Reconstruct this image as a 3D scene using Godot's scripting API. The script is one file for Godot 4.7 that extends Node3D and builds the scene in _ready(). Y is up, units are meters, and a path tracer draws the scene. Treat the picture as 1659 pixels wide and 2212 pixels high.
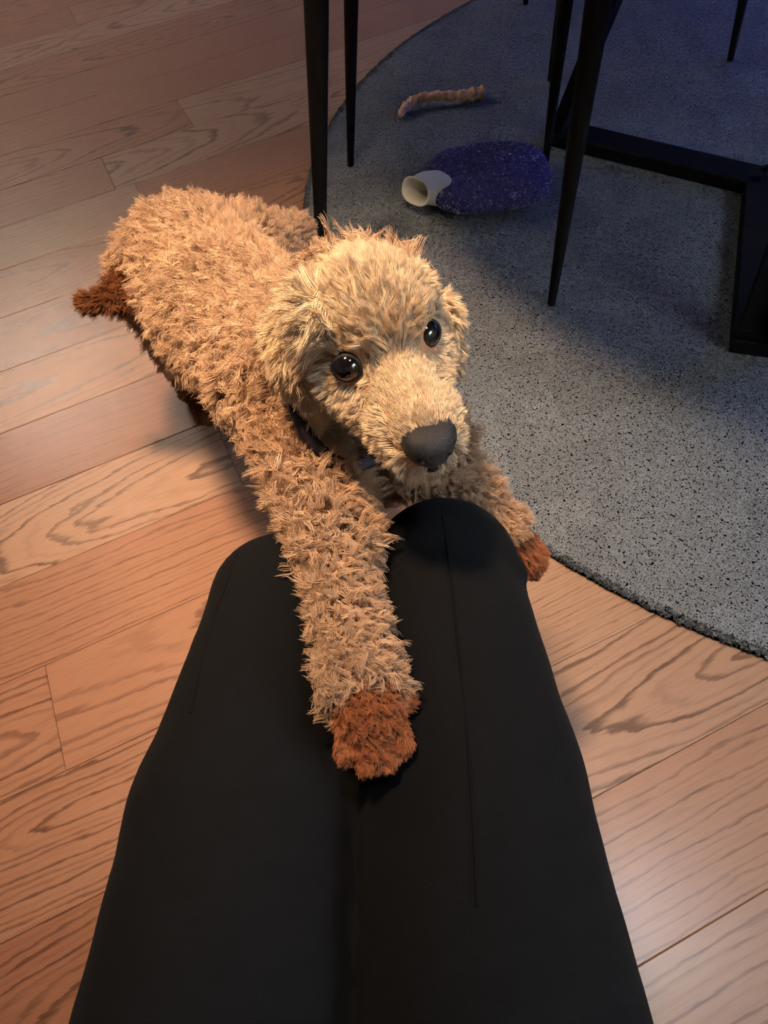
extends Node3D
# A curly puppy with one paw in the lap of a seated person, oak floor, round rug with chair and table legs.

const EYE := Vector3(0, 1.05, 0)
const PITCH := 56.16
const ROLL := -9.435
const FOCAL := 1534.0
var cam_basis: Basis
var used := {}
var rng := RandomNumberGenerator.new()
var noise := FastNoiseLite.new()

# ------------------------------------------------------------------ helpers
func at(px: float, py: float, h: float) -> Vector3:      # the point at height h that the photograph shows at a pixel
	var d: Vector3 = cam_basis * Vector3((px - 829.5) / FOCAL, -(py - 1106.0) / FOCAL, -1.0)
	return EYE + d * ((h - EYE.y) / d.y)

func ray_dir(px: float, py: float) -> Vector3:
	return (cam_basis * Vector3((px - 829.5) / FOCAL, -(py - 1106.0) / FOCAL, -1.0)).normalized()

func numbered(called: String) -> String:
	var n: int = used.get(called, 0)
	used[called] = n + 1
	return called if n == 0 else "%s_%03d" % [called, n]

func thing(called: String, label: String, category: String, where := Vector3.ZERO, group := "") -> Node3D:
	var o := Node3D.new()
	o.name = numbered(called)
	add_child(o)
	o.position = where
	o.set_meta("label", label)
	o.set_meta("category", category)
	if group != "":
		o.set_meta("group", group)
	return o

func part(called: String, mesh: Mesh, mat: Material, parent: Node3D, where := Vector3.ZERO) -> MeshInstance3D:
	var o := MeshInstance3D.new()
	o.name = called
	o.mesh = mesh
	o.material_override = mat
	parent.add_child(o, true)
	o.position = where
	return o

func struct(called: String, mesh: Mesh, mat: Material, where := Vector3.ZERO) -> MeshInstance3D:
	var o := part(called, mesh, mat, self, where)
	o.set_meta("kind", "structure")
	return o

func mat(c: Color, rough := 0.6, spec := 0.5) -> StandardMaterial3D:
	var m := StandardMaterial3D.new()
	m.albedo_color = c
	m.roughness = rough
	m.metallic_specular = spec
	return m

func noise_tex(seed_: int, freq: float, size := 256, as_normal := false, strength := 4.0, octaves := 3) -> NoiseTexture2D:
	var n := FastNoiseLite.new()
	n.seed = seed_
	n.frequency = freq
	n.fractal_octaves = octaves
	n.noise_type = FastNoiseLite.TYPE_SIMPLEX_SMOOTH
	var t := NoiseTexture2D.new()
	t.noise = n
	t.width = size
	t.height = size
	t.seamless = true
	t.as_normal_map = as_normal
	t.bump_strength = strength
	return t

func make_mesh(v: PackedVector3Array, n: PackedVector3Array, idx: PackedInt32Array, uv := PackedVector2Array(), col := PackedColorArray()) -> ArrayMesh:
	var a := []
	a.resize(Mesh.ARRAY_MAX)
	a[Mesh.ARRAY_VERTEX] = v
	a[Mesh.ARRAY_NORMAL] = n
	a[Mesh.ARRAY_INDEX] = idx
	if uv.size():
		a[Mesh.ARRAY_TEX_UV] = uv
	if col.size():
		a[Mesh.ARRAY_COLOR] = col
	var m := ArrayMesh.new()
	m.add_surface_from_arrays(Mesh.PRIMITIVE_TRIANGLES, a)
	return m

func box_mesh(size: Vector3) -> BoxMesh:
	var b := BoxMesh.new()
	b.size = size
	return b

# a box with its four upper edges chamfered; u runs along x and v across z
func plank_mesh(length: float, width: float, thick: float, bevel: float, u0: float, ulen: float) -> ArrayMesh:
	var st := SurfaceTool.new()
	st.begin(Mesh.PRIMITIVE_TRIANGLES)
	var hx := length / 2
	var hz := width / 2
	var rings := [[hx - bevel, hz - bevel, 0.0], [hx, hz, -bevel * 0.8], [hx, hz, -thick]]
	var corner := func(r: Array, k: int) -> Vector3:
		var s: Vector2 = [Vector2(-1, -1), Vector2(1, -1), Vector2(1, 1), Vector2(-1, 1)][k]
		return Vector3(s.x * r[0], r[2], s.y * r[1])
	var put := func(p: Vector3) -> void:
		st.set_uv(Vector2(u0 + (p.x + hx) / ulen, (p.z + hz) / width))
		st.add_vertex(p)
	var quad := func(a: Vector3, b: Vector3, c: Vector3, d: Vector3) -> void:
		var n := (c - a).cross(b - a).normalized()
		st.set_normal(n)
		for p in [a, b, c, a, c, d]:
			put.call(p)
	quad.call(corner.call(rings[0], 0), corner.call(rings[0], 1), corner.call(rings[0], 2), corner.call(rings[0], 3))
	for r in 2:
		for k in 4:
			var k2 := (k + 1) % 4
			quad.call(corner.call(rings[r + 1], k), corner.call(rings[r + 1], k2), corner.call(rings[r], k2), corner.call(rings[r], k))
	return st.commit()

# a tube along points with a radius for each point; squash flattens it along the axis 'flat'
func tube(pts: Array, radii: Array, sides := 12, caps := true, flat := Vector3.ZERO, squash := 1.0) -> ArrayMesh:
	var v := PackedVector3Array()
	var n := PackedVector3Array()
	var idx := PackedInt32Array()
	var count := pts.size()
	var prev := Vector3.ZERO
	for i in count:
		var t: Vector3 = (pts[mini(i + 1, count - 1)] - pts[maxi(i - 1, 0)]).normalized()
		var side := prev
		if i == 0:
			side = t.cross(Vector3.UP if absf(t.y) < 0.9 else Vector3.RIGHT)
		side = (side - t * side.dot(t)).normalized()
		prev = side
		var other := t.cross(side)
		for s in sides:
			var a := TAU * s / sides
			var o := side * cos(a) + other * sin(a)
			var p: Vector3 = o * radii[i]
			if squash != 1.0:
				p -= flat * p.dot(flat) * (1.0 - squash)
				o = (o + flat * o.dot(flat) * (1.0 / squash - 1.0)).normalized()
			v.append(pts[i] + p)
			n.append(o)
	for i in count - 1:
		for s in sides:
			var s2 := (s + 1) % sides
			var a0 := i * sides + s
			var a1 := i * sides + s2
			idx.append_array([a0, a0 + sides, a1, a1, a0 + sides, a1 + sides])
	if caps:
		for e in 2:
			var i := 0 if e == 0 else count - 1
			var dir: Vector3 = (pts[0] - pts[1]).normalized() if e == 0 else (pts[count - 1] - pts[count - 2]).normalized()
			var base := v.size()
			v.append(pts[i])
			n.append(dir)
			for s in sides:
				v.append(v[i * sides + s])
				n.append(dir)
			for s in sides:
				var s2 := (s + 1) % sides
				if e == 0:
					idx.append_array([base, base + 1 + s, base + 1 + s2])
				else:
					idx.append_array([base, base + 1 + s2, base + 1 + s])
	return make_mesh(v, n, idx)

# Catmull-Rom through points of any kind (Vector3 or float)
func smooth(pts: Array, steps: int) -> Array:
	var out := []
	for i in pts.size() - 1:
		var p0 = pts[maxi(i - 1, 0)]
		var p1 = pts[i]
		var p2 = pts[i + 1]
		var p3 = pts[mini(i + 2, pts.size() - 1)]
		for s in steps:
			var t := float(s) / steps
			out.append(0.5 * ((2.0 * p1) + (p2 - p0) * t + (2.0 * p0 - 5.0 * p1 + 4.0 * p2 - p3) * t * t + (3.0 * p1 - p0 - 3.0 * p2 + p3) * t * t * t))
	out.append(pts[pts.size() - 1])
	return out

func powr(x: float, e: float) -> float:
	return signf(x) * pow(absf(x), e)

# superellipsoid: e_plan and e_side below 1 make it boxier
func pillow(r: Vector3, e_plan: float, e_side: float, lon := 40, lat := 20, turn := Basis.IDENTITY, shape = null) -> ArrayMesh:
	var v := PackedVector3Array()
	var idx := PackedInt32Array()
	for j in lat + 1:
		var b := -PI / 2 + PI * j / lat
		for i in lon + 1:
			var a := TAU * (i % lon) / lon
			var p := Vector3(r.x * powr(cos(b), e_side) * powr(cos(a), e_plan), r.y * powr(sin(b), e_side), r.z * powr(cos(b), e_side) * powr(sin(a), e_plan))
			if shape != null:
				p = shape.call(p)
			v.append(turn * p)
	for j in lat:
		for i in lon:
			var a0 := j * (lon + 1) + i
			var a1 := a0 + lon + 1
			idx.append_array([a0, a1, a0 + 1, a0 + 1, a1, a1 + 1])
	return make_mesh(v, normals_of(v, idx, lon + 1), idx)

func normals_of(v: PackedVector3Array, idx: PackedInt32Array, row := 0) -> PackedVector3Array:
	var n := PackedVector3Array()
	n.resize(v.size())
	for t in range(0, idx.size(), 3):
		var f := (v[idx[t + 2]] - v[idx[t]]).cross(v[idx[t + 1]] - v[idx[t]])
		for k in 3:
			n[idx[t + k]] += f
	if row:
		for j in v.size() / row:
			var s := n[j * row] + n[j * row + row - 1]
			n[j * row] = s
			n[j * row + row - 1] = s
		for e in [0, v.size() / row - 1]:
			var s := Vector3.ZERO
			for i in row:
				s += n[e * row + i]
			for i in row:
				n[e * row + i] = s
	for i in n.size():
		n[i] = n[i].normalized() if n[i].length_squared() > 0 else Vector3.UP
	return n

func lathe(profile: Array, sides: int, turn := Basis.IDENTITY) -> ArrayMesh:   # profile of Vector2(radius, y)
	var v := PackedVector3Array()
	var n := PackedVector3Array()
	var idx := PackedInt32Array()
	for i in profile.size():
		var q0: Vector2 = profile[maxi(i - 1, 0)]
		var q1: Vector2 = profile[mini(i + 1, profile.size() - 1)]
		var d := (q1 - q0).normalized()
		for s in sides + 1:
			var a := TAU * s / sides
			v.append(turn * Vector3(profile[i].x * cos(a), profile[i].y, profile[i].x * sin(a)))
			n.append(turn * Vector3(-d.y * -1.0 * cos(a), -d.x, -d.y * -1.0 * sin(a)))
	for i in profile.size() - 1:
		for s in sides:
			var a0 := i * (sides + 1) + s
			var a1 := a0 + sides + 1
			idx.append_array([a0, a1, a0 + 1, a0 + 1, a1, a1 + 1])
	return make_mesh(v, n, idx)

# ------------------------------------------------------------------ smooth bodies
# a bone: [a, b, radius at a, radius at b, flatten axis, flatten factor, blend radius]
func bone_dist(p: Vector3, b: Array) -> float:
	var a: Vector3 = b[0]
	var ab: Vector3 = b[1] - a
	var q := p - a
	if b.size() > 4 and b[5] != 1.0:
		var ax: Vector3 = b[4]
		q += ax * (q.dot(ax) * (b[5] - 1.0))
	var t := clampf(q.dot(ab) / maxf(ab.length_squared(), 1e-9), 0.0, 1.0)
	return (q - ab * t).length() - lerpf(b[2], b[3], t)

func field_at(p: Vector3, bones: Array, k: float) -> float:
	var f := 1000.0
	for b in bones:
		var d := bone_dist(p, b)
		var h := maxf(k - absf(f - d), 0.0) / k
		f = minf(f, d) - h * h * k * 0.25
	return f

func nets(bones: Array, cell: float, k_all: float, wobble := 0.0) -> Array:
	var lo := Vector3.INF
	var hi := -Vector3.INF
	for b in bones:
		for e in 2:
			var r: Vector3 = Vector3.ONE * (b[2 + e] + cell * 3)
			lo = lo.min(b[e] - r)
			hi = hi.max(b[e] + r)
	var nx := int((hi.x - lo.x) / cell) + 2
	var ny := int((hi.y - lo.y) / cell) + 2
	var nz := int((hi.z - lo.z) / cell) + 2
	var f := PackedFloat32Array()
	f.resize(nx * ny * nz)
	f.fill(1000.0)
	for b in bones:
		var k: float = minf(k_all, b[6]) if b.size() > 6 else k_all
		var reach: float = maxf(b[2], b[3]) + k + cell * 2
		var l: Vector3 = (b[0].min(b[1]) - Vector3.ONE * reach - lo) / cell
		var h: Vector3 = (b[0].max(b[1]) + Vector3.ONE * reach - lo) / cell
		var a: Vector3 = b[0]
		var ab: Vector3 = b[1] - a
		var inv := 1.0 / maxf(ab.length_squared(), 1e-9)
		var r0: float = b[2]
		var r1: float = b[3]
		var flat: bool = b.size() > 4 and b[5] != 1.0
		var ax: Vector3 = b[4] if flat else Vector3.ZERO
		var fs: float = b[5] - 1.0 if flat else 0.0
		for z in range(maxi(int(l.z), 0), mini(int(h.z) + 2, nz)):
			for y in range(maxi(int(l.y), 0), mini(int(h.y) + 2, ny)):
				var row := (z * ny + y) * nx
				for x in range(maxi(int(l.x), 0), mini(int(h.x) + 2, nx)):
					var q := lo + Vector3(x, y, z) * cell - a
					if flat:
						q += ax * (q.dot(ax) * fs)
					var t := clampf(q.dot(ab) * inv, 0.0, 1.0)
					var d := (q - ab * t).length() - lerpf(r0, r1, t)
					var old := f[row + x]
					var m := maxf(k - absf(old - d), 0.0) / k
					f[row + x] = minf(old, d) - m * m * k * 0.25
	var id := PackedInt32Array()
	id.resize(nx * ny * nz)
	id.fill(-1)
	var v := PackedVector3Array()
	var n := PackedVector3Array()
	var idx := PackedInt32Array()
	var sxy := nx * ny
	var offs := [0, 1, nx, nx + 1, sxy, sxy + 1, sxy + nx, sxy + nx + 1]
	var edges := [[0, 1], [2, 3], [4, 5], [6, 7], [0, 2], [1, 3], [4, 6], [5, 7], [0, 4], [1, 5], [2, 6], [3, 7]]
	var cn := [Vector3(0, 0, 0), Vector3(1, 0, 0), Vector3(0, 1, 0), Vector3(1, 1, 0), Vector3(0, 0, 1), Vector3(1, 0, 1), Vector3(0, 1, 1), Vector3(1, 1, 1)]
	for z in nz - 1:
		for y in ny - 1:
			var row := z * sxy + y * nx
			for x in nx - 1:
				var i := row + x
				var f0 := f[i]
				if absf(f0) > cell * 2.0:
					continue
				var s0 := f0 < 0.0
				var g1 := f[i + 1]
				var g2 := f[i + nx]
				var g3 := f[i + nx + 1]
				var g4 := f[i + sxy]
				var g5 := f[i + sxy + 1]
				var g6 := f[i + sxy + nx]
				var g7 := f[i + sxy + nx + 1]
				if (g1 < 0.0) == s0 and (g2 < 0.0) == s0 and (g3 < 0.0) == s0 and (g4 < 0.0) == s0 and (g5 < 0.0) == s0 and (g6 < 0.0) == s0 and (g7 < 0.0) == s0:
					continue
				var val := [f0, g1, g2, g3, g4, g5, g6, g7]
				var sum := Vector3.ZERO
				var c := 0
				for e in edges:
					var va: float = val[e[0]]
					var vb: float = val[e[1]]
					if (va < 0.0) != (vb < 0.0):
						sum += cn[e[0]].lerp(cn[e[1]], va / (va - vb))
						c += 1
				var p := lo + (Vector3(x, y, z) + sum / c) * cell
				var grad := Vector3(g1 - f0 + g3 - g2 + g5 - g4 + g7 - g6, g2 - f0 + g3 - g1 + g6 - g4 + g7 - g5, g4 - f0 + g5 - g1 + g6 - g2 + g7 - g3).normalized()
				if wobble > 0.0:
					p += grad * noise.get_noise_3dv(p * 100.0) * wobble
				id[i] = v.size()
				v.append(p)
				n.append(grad)
	for z in range(1, nz - 1):
		for y in range(1, ny - 1):
			var row := z * sxy + y * nx
			for x in range(1, nx - 1):
				var i := row + x
				if id[i] < 0:
					continue
				var s0 := f[i] < 0.0
				for ax in 3:
					var step: int = [1, nx, sxy][ax]
					if (f[i + step] < 0.0) == s0:
						continue
					var u: int = [nx, sxy, 1][ax]
					var w: int = [sxy, 1, nx][ax]
					var q := [id[i], id[i - u], id[i - u - w], id[i - w]]
					if q.min() < 0:
						continue
					if s0:
						idx.append_array([q[0], q[2], q[1], q[0], q[3], q[2]])
					else:
						idx.append_array([q[0], q[1], q[2], q[0], q[2], q[3]])
	return [v, n, idx]

# ------------------------------------------------------------------ fur
# one lock: a few strands that follow a common curl; base at the origin, grows along y
func lock_mesh(r: RandomNumberGenerator, length: float, strands: int, curl: float, turns: float, spread: float, rad: float, segs: int) -> ArrayMesh:
	var v := PackedVector3Array()
	var n := PackedVector3Array()
	var c := PackedColorArray()
	var idx := PackedInt32Array()
	var phase := r.randf() * TAU
	var bend := r.randf_range(-0.25, 0.25)
	for s in strands:
		var oa := r.randf() * TAU
		var orad := spread * sqrt(r.randf())
		var lf := r.randf_range(0.7, 1.0)
		var ph := phase + r.randf_range(-0.5, 0.5)
		var tn := turns * r.randf_range(0.9, 1.1)
		var tone := r.randf_range(0.78, 1.15)
		var pts := []
		for i in segs + 1:
			var t := float(i) / segs
			var ease := minf(t * 3.0, 1.0)
			var a := TAU * tn * t + ph
			var close := lerpf(1.0, 0.6, t)
			pts.append(Vector3(cos(a) * curl * ease + cos(oa) * orad * close + bend * length * t * t, length * lf * t, sin(a) * curl * 0.35 * ease + sin(oa) * orad * close))
		for i in segs + 1:
			var t: Vector3 = (pts[mini(i + 1, segs)] - pts[maxi(i - 1, 0)]).normalized()
			var sd := t.cross(Vector3(0.3, 0.1, 1)).normalized()
			var ot := t.cross(sd)
			var w := rad * (1.0 - 0.75 * pow(float(i) / segs, 2.0))
			for k in 3:
				var o := sd * cos(TAU * k / 3) + ot * sin(TAU * k / 3)
				v.append(pts[i] + o * w)
				n.append(o)
				c.append(Color(tone, tone, tone))
		var base := v.size() - (segs + 1) * 3
		for i in segs:
			for k in 3:
				var a0 := base + i * 3 + k
				var a1 := base + i * 3 + (k + 1) % 3
				idx.append_array([a0, a0 + 3, a1, a1, a0 + 3, a1 + 3])
	return make_mesh(v, n, idx, PackedVector2Array(), c)

func scatter_points(v: PackedVector3Array, n: PackedVector3Array, idx: PackedInt32Array, count: int, r: RandomNumberGenerator) -> Array:
	var cum := PackedFloat32Array()
	var total := 0.0
	for t in range(0, idx.size(), 3):
		total += (v[idx[t + 1]] - v[idx[t]]).cross(v[idx[t + 2]] - v[idx[t]]).length()
		cum.append(total)
	var out := []
	for i in count:
		var t := cum.bsearch(r.randf() * total) * 3
		if t >= idx.size():
			continue
		var a := r.randf()
		var b := r.randf()
		if a + b > 1.0:
			a = 1.0 - a
			b = 1.0 - b
		var i0 := idx[t]
		var i1 := idx[t + 1]
		var i2 := idx[t + 2]
		out.append([v[i0] + (v[i1] - v[i0]) * a + (v[i2] - v[i0]) * b, (n[i0] * (1.0 - a - b) + n[i1] * a + n[i2] * b).normalized()])
	return out

func multi(called: String, mesh: Mesh, m: Material, parent: Node3D, xf: Array, cols: Array) -> MultiMeshInstance3D:
	var mm := MultiMesh.new()
	mm.transform_format = MultiMesh.TRANSFORM_3D
	mm.use_colors = true
	mm.mesh = mesh
	mm.instance_count = xf.size()
	for i in xf.size():
		mm.set_instance_transform(i, xf[i])
		mm.set_instance_color(i, cols[i])
	var o := MultiMeshInstance3D.new()
	o.name = called
	o.multimesh = mm
	o.material_override = m
	o.set_meta("kind", "stuff")
	parent.add_child(o, true)
	return o

func basis_to(dir: Vector3, spin: float) -> Basis:
	var y := dir.normalized()
	var x := y.cross(Vector3(0.31, 0.2, 0.93)).normalized()
	var z := x.cross(y)
	return Basis(x, y, z) * Basis(Vector3.UP, spin)

func lin(r: float, g: float, b: float) -> Color:      # an 8-bit sRGB colour as the linear value that vertex and copy colours need
	return Color(r / 255.0, g / 255.0, b / 255.0).srgb_to_linear()

func fur(r: float, g: float, b: float) -> Color:      # a single strand is paler than the coat as a whole looks
	return lin(255.0 * pow(r / 255.0, 0.42), 255.0 * pow(g / 255.0, 0.45), 255.0 * pow(b / 255.0, 0.50))

# ------------------------------------------------------------------ the scene
func _ready() -> void:
	rng.seed = 7
	noise.seed = 3
	noise.frequency = 0.12
	camera_and_light()
	room()
	floor_planks()
	rug()
	person()
	dog()
	table()
	chairs()
	hot_water_bottle()
	chew_stick()

func camera_and_light() -> void:
	cam_basis = Basis(Vector3.RIGHT, deg_to_rad(-PITCH)) * Basis(Vector3.BACK, deg_to_rad(ROLL))
	var cam := Camera3D.new()
	cam.name = "camera"
	cam.transform = Transform3D(cam_basis, EYE)
	cam.fov = rad_to_deg(2.0 * atan(1106.0 / FOCAL))
	cam.near = 0.02
	add_child(cam)
	var env := Environment.new()
	env.tonemap_mode = Environment.TONE_MAPPER_LINEAR
	env.tonemap_exposure = 1.0
	env.background_mode = Environment.BG_SKY
	var sky := Sky.new()
	var sm := ProceduralSkyMaterial.new()          # blue dusk outside the glazed door
	sm.sky_top_color = Color(0.07, 0.20, 0.58)
	sm.sky_horizon_color = Color(0.13, 0.28, 0.66)
	sm.ground_bottom_color = Color(0.05, 0.07, 0.10)
	sm.ground_horizon_color = Color(0.12, 0.17, 0.28)
	sm.energy_multiplier = 18.0
	sky.sky_material = sm
	env.sky = sky
	env.sdfgi_enabled = true
	env.ssao_enabled = true
	env.ssil_enabled = true
	var we := WorldEnvironment.new()
	we.name = "environment"
	we.environment = env
	add_child(we)
	ceiling_lamp(Vector3(-0.24, 2.5, -0.73), Color(1.0, 0.82, 0.64), 13.8, 28.5, "warm round ceiling light over the wooden floor beside the rug")
	ceiling_lamp(Vector3(0.68, 2.5, -0.10), Color(0.92, 0.96, 1.0), 2.1, 72.0, "whiter round ceiling light above the seated person")
	fill_uplight(Vector3(-2.2, 0, -3.9), Color(1.0, 0.94, 0.88), 22.0, "unseen black uplight added for fill in the corner across the room")  # added out of view for soft fill off the ceiling
	fill_uplight(Vector3(2.7, 0, 1.8), Color(0.94, 0.97, 1.0), 46.0, "unseen black uplight added for fill in the corner behind the seated person")  # second added uplight, lifts the fill from behind

func ceiling_lamp(where: Vector3, tint: Color, energy: float, angle: float, label: String) -> void:
	var t := thing("ceiling_light", label, "light", where)
	part("ring", lathe([Vector2(0.150, -0.004), Vector2(0.154, -0.014), Vector2(0.172, -0.014), Vector2(0.176, 0.0)], 48), mat(Color(0.92, 0.92, 0.9), 0.5), t)
	var glow := mat(Color(1, 1, 1))
	glow.emission_enabled = true
	glow.emission = tint
	glow.emission_energy_multiplier = 2.0 * energy
	var disc := CylinderMesh.new()
	disc.top_radius = 0.15
	disc.bottom_radius = 0.15
	disc.height = 0.008
	part("lens", disc, glow, t, Vector3(0, -0.004, 0))
	var l := SpotLight3D.new()
	l.name = "lamp"
	l.light_color = tint
	l.light_energy = energy
	l.light_size = 0.15
	l.spot_range = 12.0
	l.spot_attenuation = 2.0
	l.spot_angle = angle
	l.spot_angle_attenuation = 1.0
	l.shadow_enabled = true
	t.add_child(l)
	l.position = Vector3(0, -0.02, 0)
	l.rotation_degrees.x = -90

func fill_uplight(where: Vector3, tint: Color, energy: float, label: String) -> void:  # invented lamp, put in only to brighten the room by ceiling bounce
	var t := thing("added_fill_lamp", label, "lamp", where)
	var m := mat(Color(0.03, 0.03, 0.03), 0.4)
	part("base", lathe([Vector2(0, 0.03), Vector2(0.12, 0.028), Vector2(0.14, 0.015), Vector2(0.14, 0.001)], 40), m, t)
	part("pole", tube([Vector3(0, 0.02, 0), Vector3(0, 1.70, 0)], [0.012, 0.012], 16), m, t)
	part("bowl", lathe([Vector2(0.01, 1.69), Vector2(0.08, 1.70), Vector2(0.14, 1.74), Vector2(0.17, 1.80)], 40), m, t)
	var glow := mat(Color(1, 1, 1))
	glow.emission_enabled = true
	glow.emission = tint
	glow.emission_energy_multiplier = 3.0
	var disc := CylinderMesh.new()
	disc.top_radius = 0.10
	disc.bottom_radius = 0.10
	disc.height = 0.01
	part("lens", disc, glow, t, Vector3(0, 1.745, 0))
	var l := SpotLight3D.new()
	l.name = "lamp"
	l.light_color = tint
	l.light_energy = energy
	l.light_size = 0.1
	l.spot_range = 12.0
	l.spot_attenuation = 2.0
	l.spot_angle = 66.0
	l.spot_angle_attenuation = 0.8
	l.shadow_enabled = true
	t.add_child(l)
	l.position = Vector3(0, 1.77, 0)
	l.rotation_degrees.x = 90

# ------------------------------------------------------------------ setting
func room() -> void:
	var wall := mat(Color(0.80, 0.78, 0.74), 0.85, 0.3)
	var x0 := -2.6
	var x1 := 3.2
	var z0 := -4.4
	var z1 := 2.4
	var h := 2.5
	var t := 0.12
	var cx := (x0 + x1) / 2
	var cz := (z0 + z1) / 2
	struct("ceiling", box_mesh(Vector3(x1 - x0 + 2 * t, t, z1 - z0 + 2 * t)), mat(Color(0.86, 0.85, 0.83), 0.9, 0.3), Vector3(cx, h + t / 2, cz))
	struct("wall_back", box_mesh(Vector3(x1 - x0 + 2 * t, h, t)), wall, Vector3(cx, h / 2, z0 - t / 2))
	struct("wall_front", box_mesh(Vector3(x1 - x0 + 2 * t, h, t)), wall, Vector3(cx, h / 2, z1 + t / 2))
	struct("wall_left", box_mesh(Vector3(t, h, z1 - z0)), wall, Vector3(x0 - t / 2, h / 2, cz))
	# right wall with a glazed door to the dusk outside
	var o0 := -3.4
	var o1 := -1.4
	var oh := 2.1
	var wr := Node3D.new()
	wr.name = "wall_right"
	wr.set_meta("kind", "structure")
	add_child(wr)
	part("wall_panel", box_mesh(Vector3(t, h, o0 - z0)), wall, wr, Vector3(x1 + t / 2, h / 2, (z0 + o0) / 2))
	part("wall_panel", box_mesh(Vector3(t, h, z1 - o1)), wall, wr, Vector3(x1 + t / 2, h / 2, (z1 + o1) / 2))
	part("wall_panel", box_mesh(Vector3(t, h - oh, o1 - o0)), wall, wr, Vector3(x1 + t / 2, (h + oh) / 2, (o0 + o1) / 2))
	var win := Node3D.new()
	win.name = "window_1"
	win.set_meta("kind", "structure")
	add_child(win)
	var frame := mat(Color(0.12, 0.12, 0.13), 0.4)
	for z in [o0 + 0.03, (o0 + o1) / 2, o1 - 0.03]:
		part("frame_post", box_mesh(Vector3(0.06, oh, 0.06)), frame, win, Vector3(x1 + 0.05, oh / 2, z))
	for y in [0.03, oh - 0.03]:
		part("frame_rail", box_mesh(Vector3(0.06, 0.06, o1 - o0)), frame, win, Vector3(x1 + 0.05, y, (o0 + o1) / 2))
	var glass := mat(Color(0.95, 0.97, 1.0, 0.08), 0.0)
	glass.transparency = BaseMaterial3D.TRANSPARENCY_ALPHA
	for k in 2:
		part("pane", box_mesh(Vector3(0.006, oh - 0.12, (o1 - o0) / 2 - 0.09)), glass, win, Vector3(x1 + 0.05, oh / 2, lerpf(o0, o1, 0.25 + 0.5 * k)))
	var base := mat(Color(0.82, 0.80, 0.77), 0.6)
	struct("baseboard_back", box_mesh(Vector3(x1 - x0, 0.1, 0.015)), base, Vector3(cx, 0.05, z0 + 0.008))
	struct("baseboard_left", box_mesh(Vector3(0.015, 0.1, z1 - z0 - 0.04)), base, Vector3(x0 + 0.008, 0.05, cz))

# oak grain: growth rings cut at a slant, with pores
func wood_image(seed_: int, spacing: float, slope: float, u_c: float, v_c: float, contrast: float) -> Image:
	var w := 1536
	var h := 144
	var n := FastNoiseLite.new()
	n.seed = seed_
	n.frequency = 1.0
	n.fractal_octaves = 2
	var fine := FastNoiseLite.new()
	fine.seed = seed_ + 50
	fine.frequency = 0.22
	fine.fractal_octaves = 2
	var pores: Image = fine.get_image(w / 12, h * 3, false, false, false)
	pores.resize(w, h * 3, Image.INTERPOLATE_CUBIC)
	pores.resize(w, h, Image.INTERPOLATE_BILINEAR)
	pores.convert(Image.FORMAT_L8)
	var pd := pores.get_data()
	var data := PackedByteArray()
	data.resize(w * h * 3)
	var light := Vector3(150, 126, 112)
	var dark := Vector3(84, 65, 55)
	for x in w:
		var u := 2.2 * x / w
		var d := slope * (u - u_c) + 0.010 * n.get_noise_2d(u * 1.3, 7.0)
		var vc := v_c + 0.020 * n.get_noise_2d(u * 0.7, 31.0)
		var broad := n.get_noise_2d(u * 2.0, 90.0)
		for y in h:
			var v := 0.186 * y / h - 0.093
			var wob := n.get_noise_2d(u * 4.5, v * 26.0)
			var r := sqrt((v - vc) * (v - vc) + d * d * 3.0) + 0.0045 * wob + 0.0016 * n.get_noise_2d(u * 22.0, v * 120.0)
			var q := r / spacing
			var fr := q - floorf(q)
			var amp := 0.55 + 0.45 * sin(floorf(q) * 2.4 + seed_)
			var line := smoothstep(0.50, 0.84, fr) * (1.0 - smoothstep(0.90, 1.0, fr)) * amp
			var pore := pd[y * w + x] / 255.0
			var k := clampf(line * contrast + maxf(pore - 0.5, 0.0) * (0.55 + 0.9 * line) + 0.06 * broad + 0.05 * wob, 0.0, 1.0)
			var c := light.lerp(dark, k)
			var i := (y * w + x) * 3
			data[i] = int(clampf(c.x, 0, 255))
			data[i + 1] = int(clampf(c.y, 0, 255))
			data[i + 2] = int(clampf(c.z, 0, 255))
	return Image.create_from_data(w, h, false, Image.FORMAT_RGB8, data)

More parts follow.
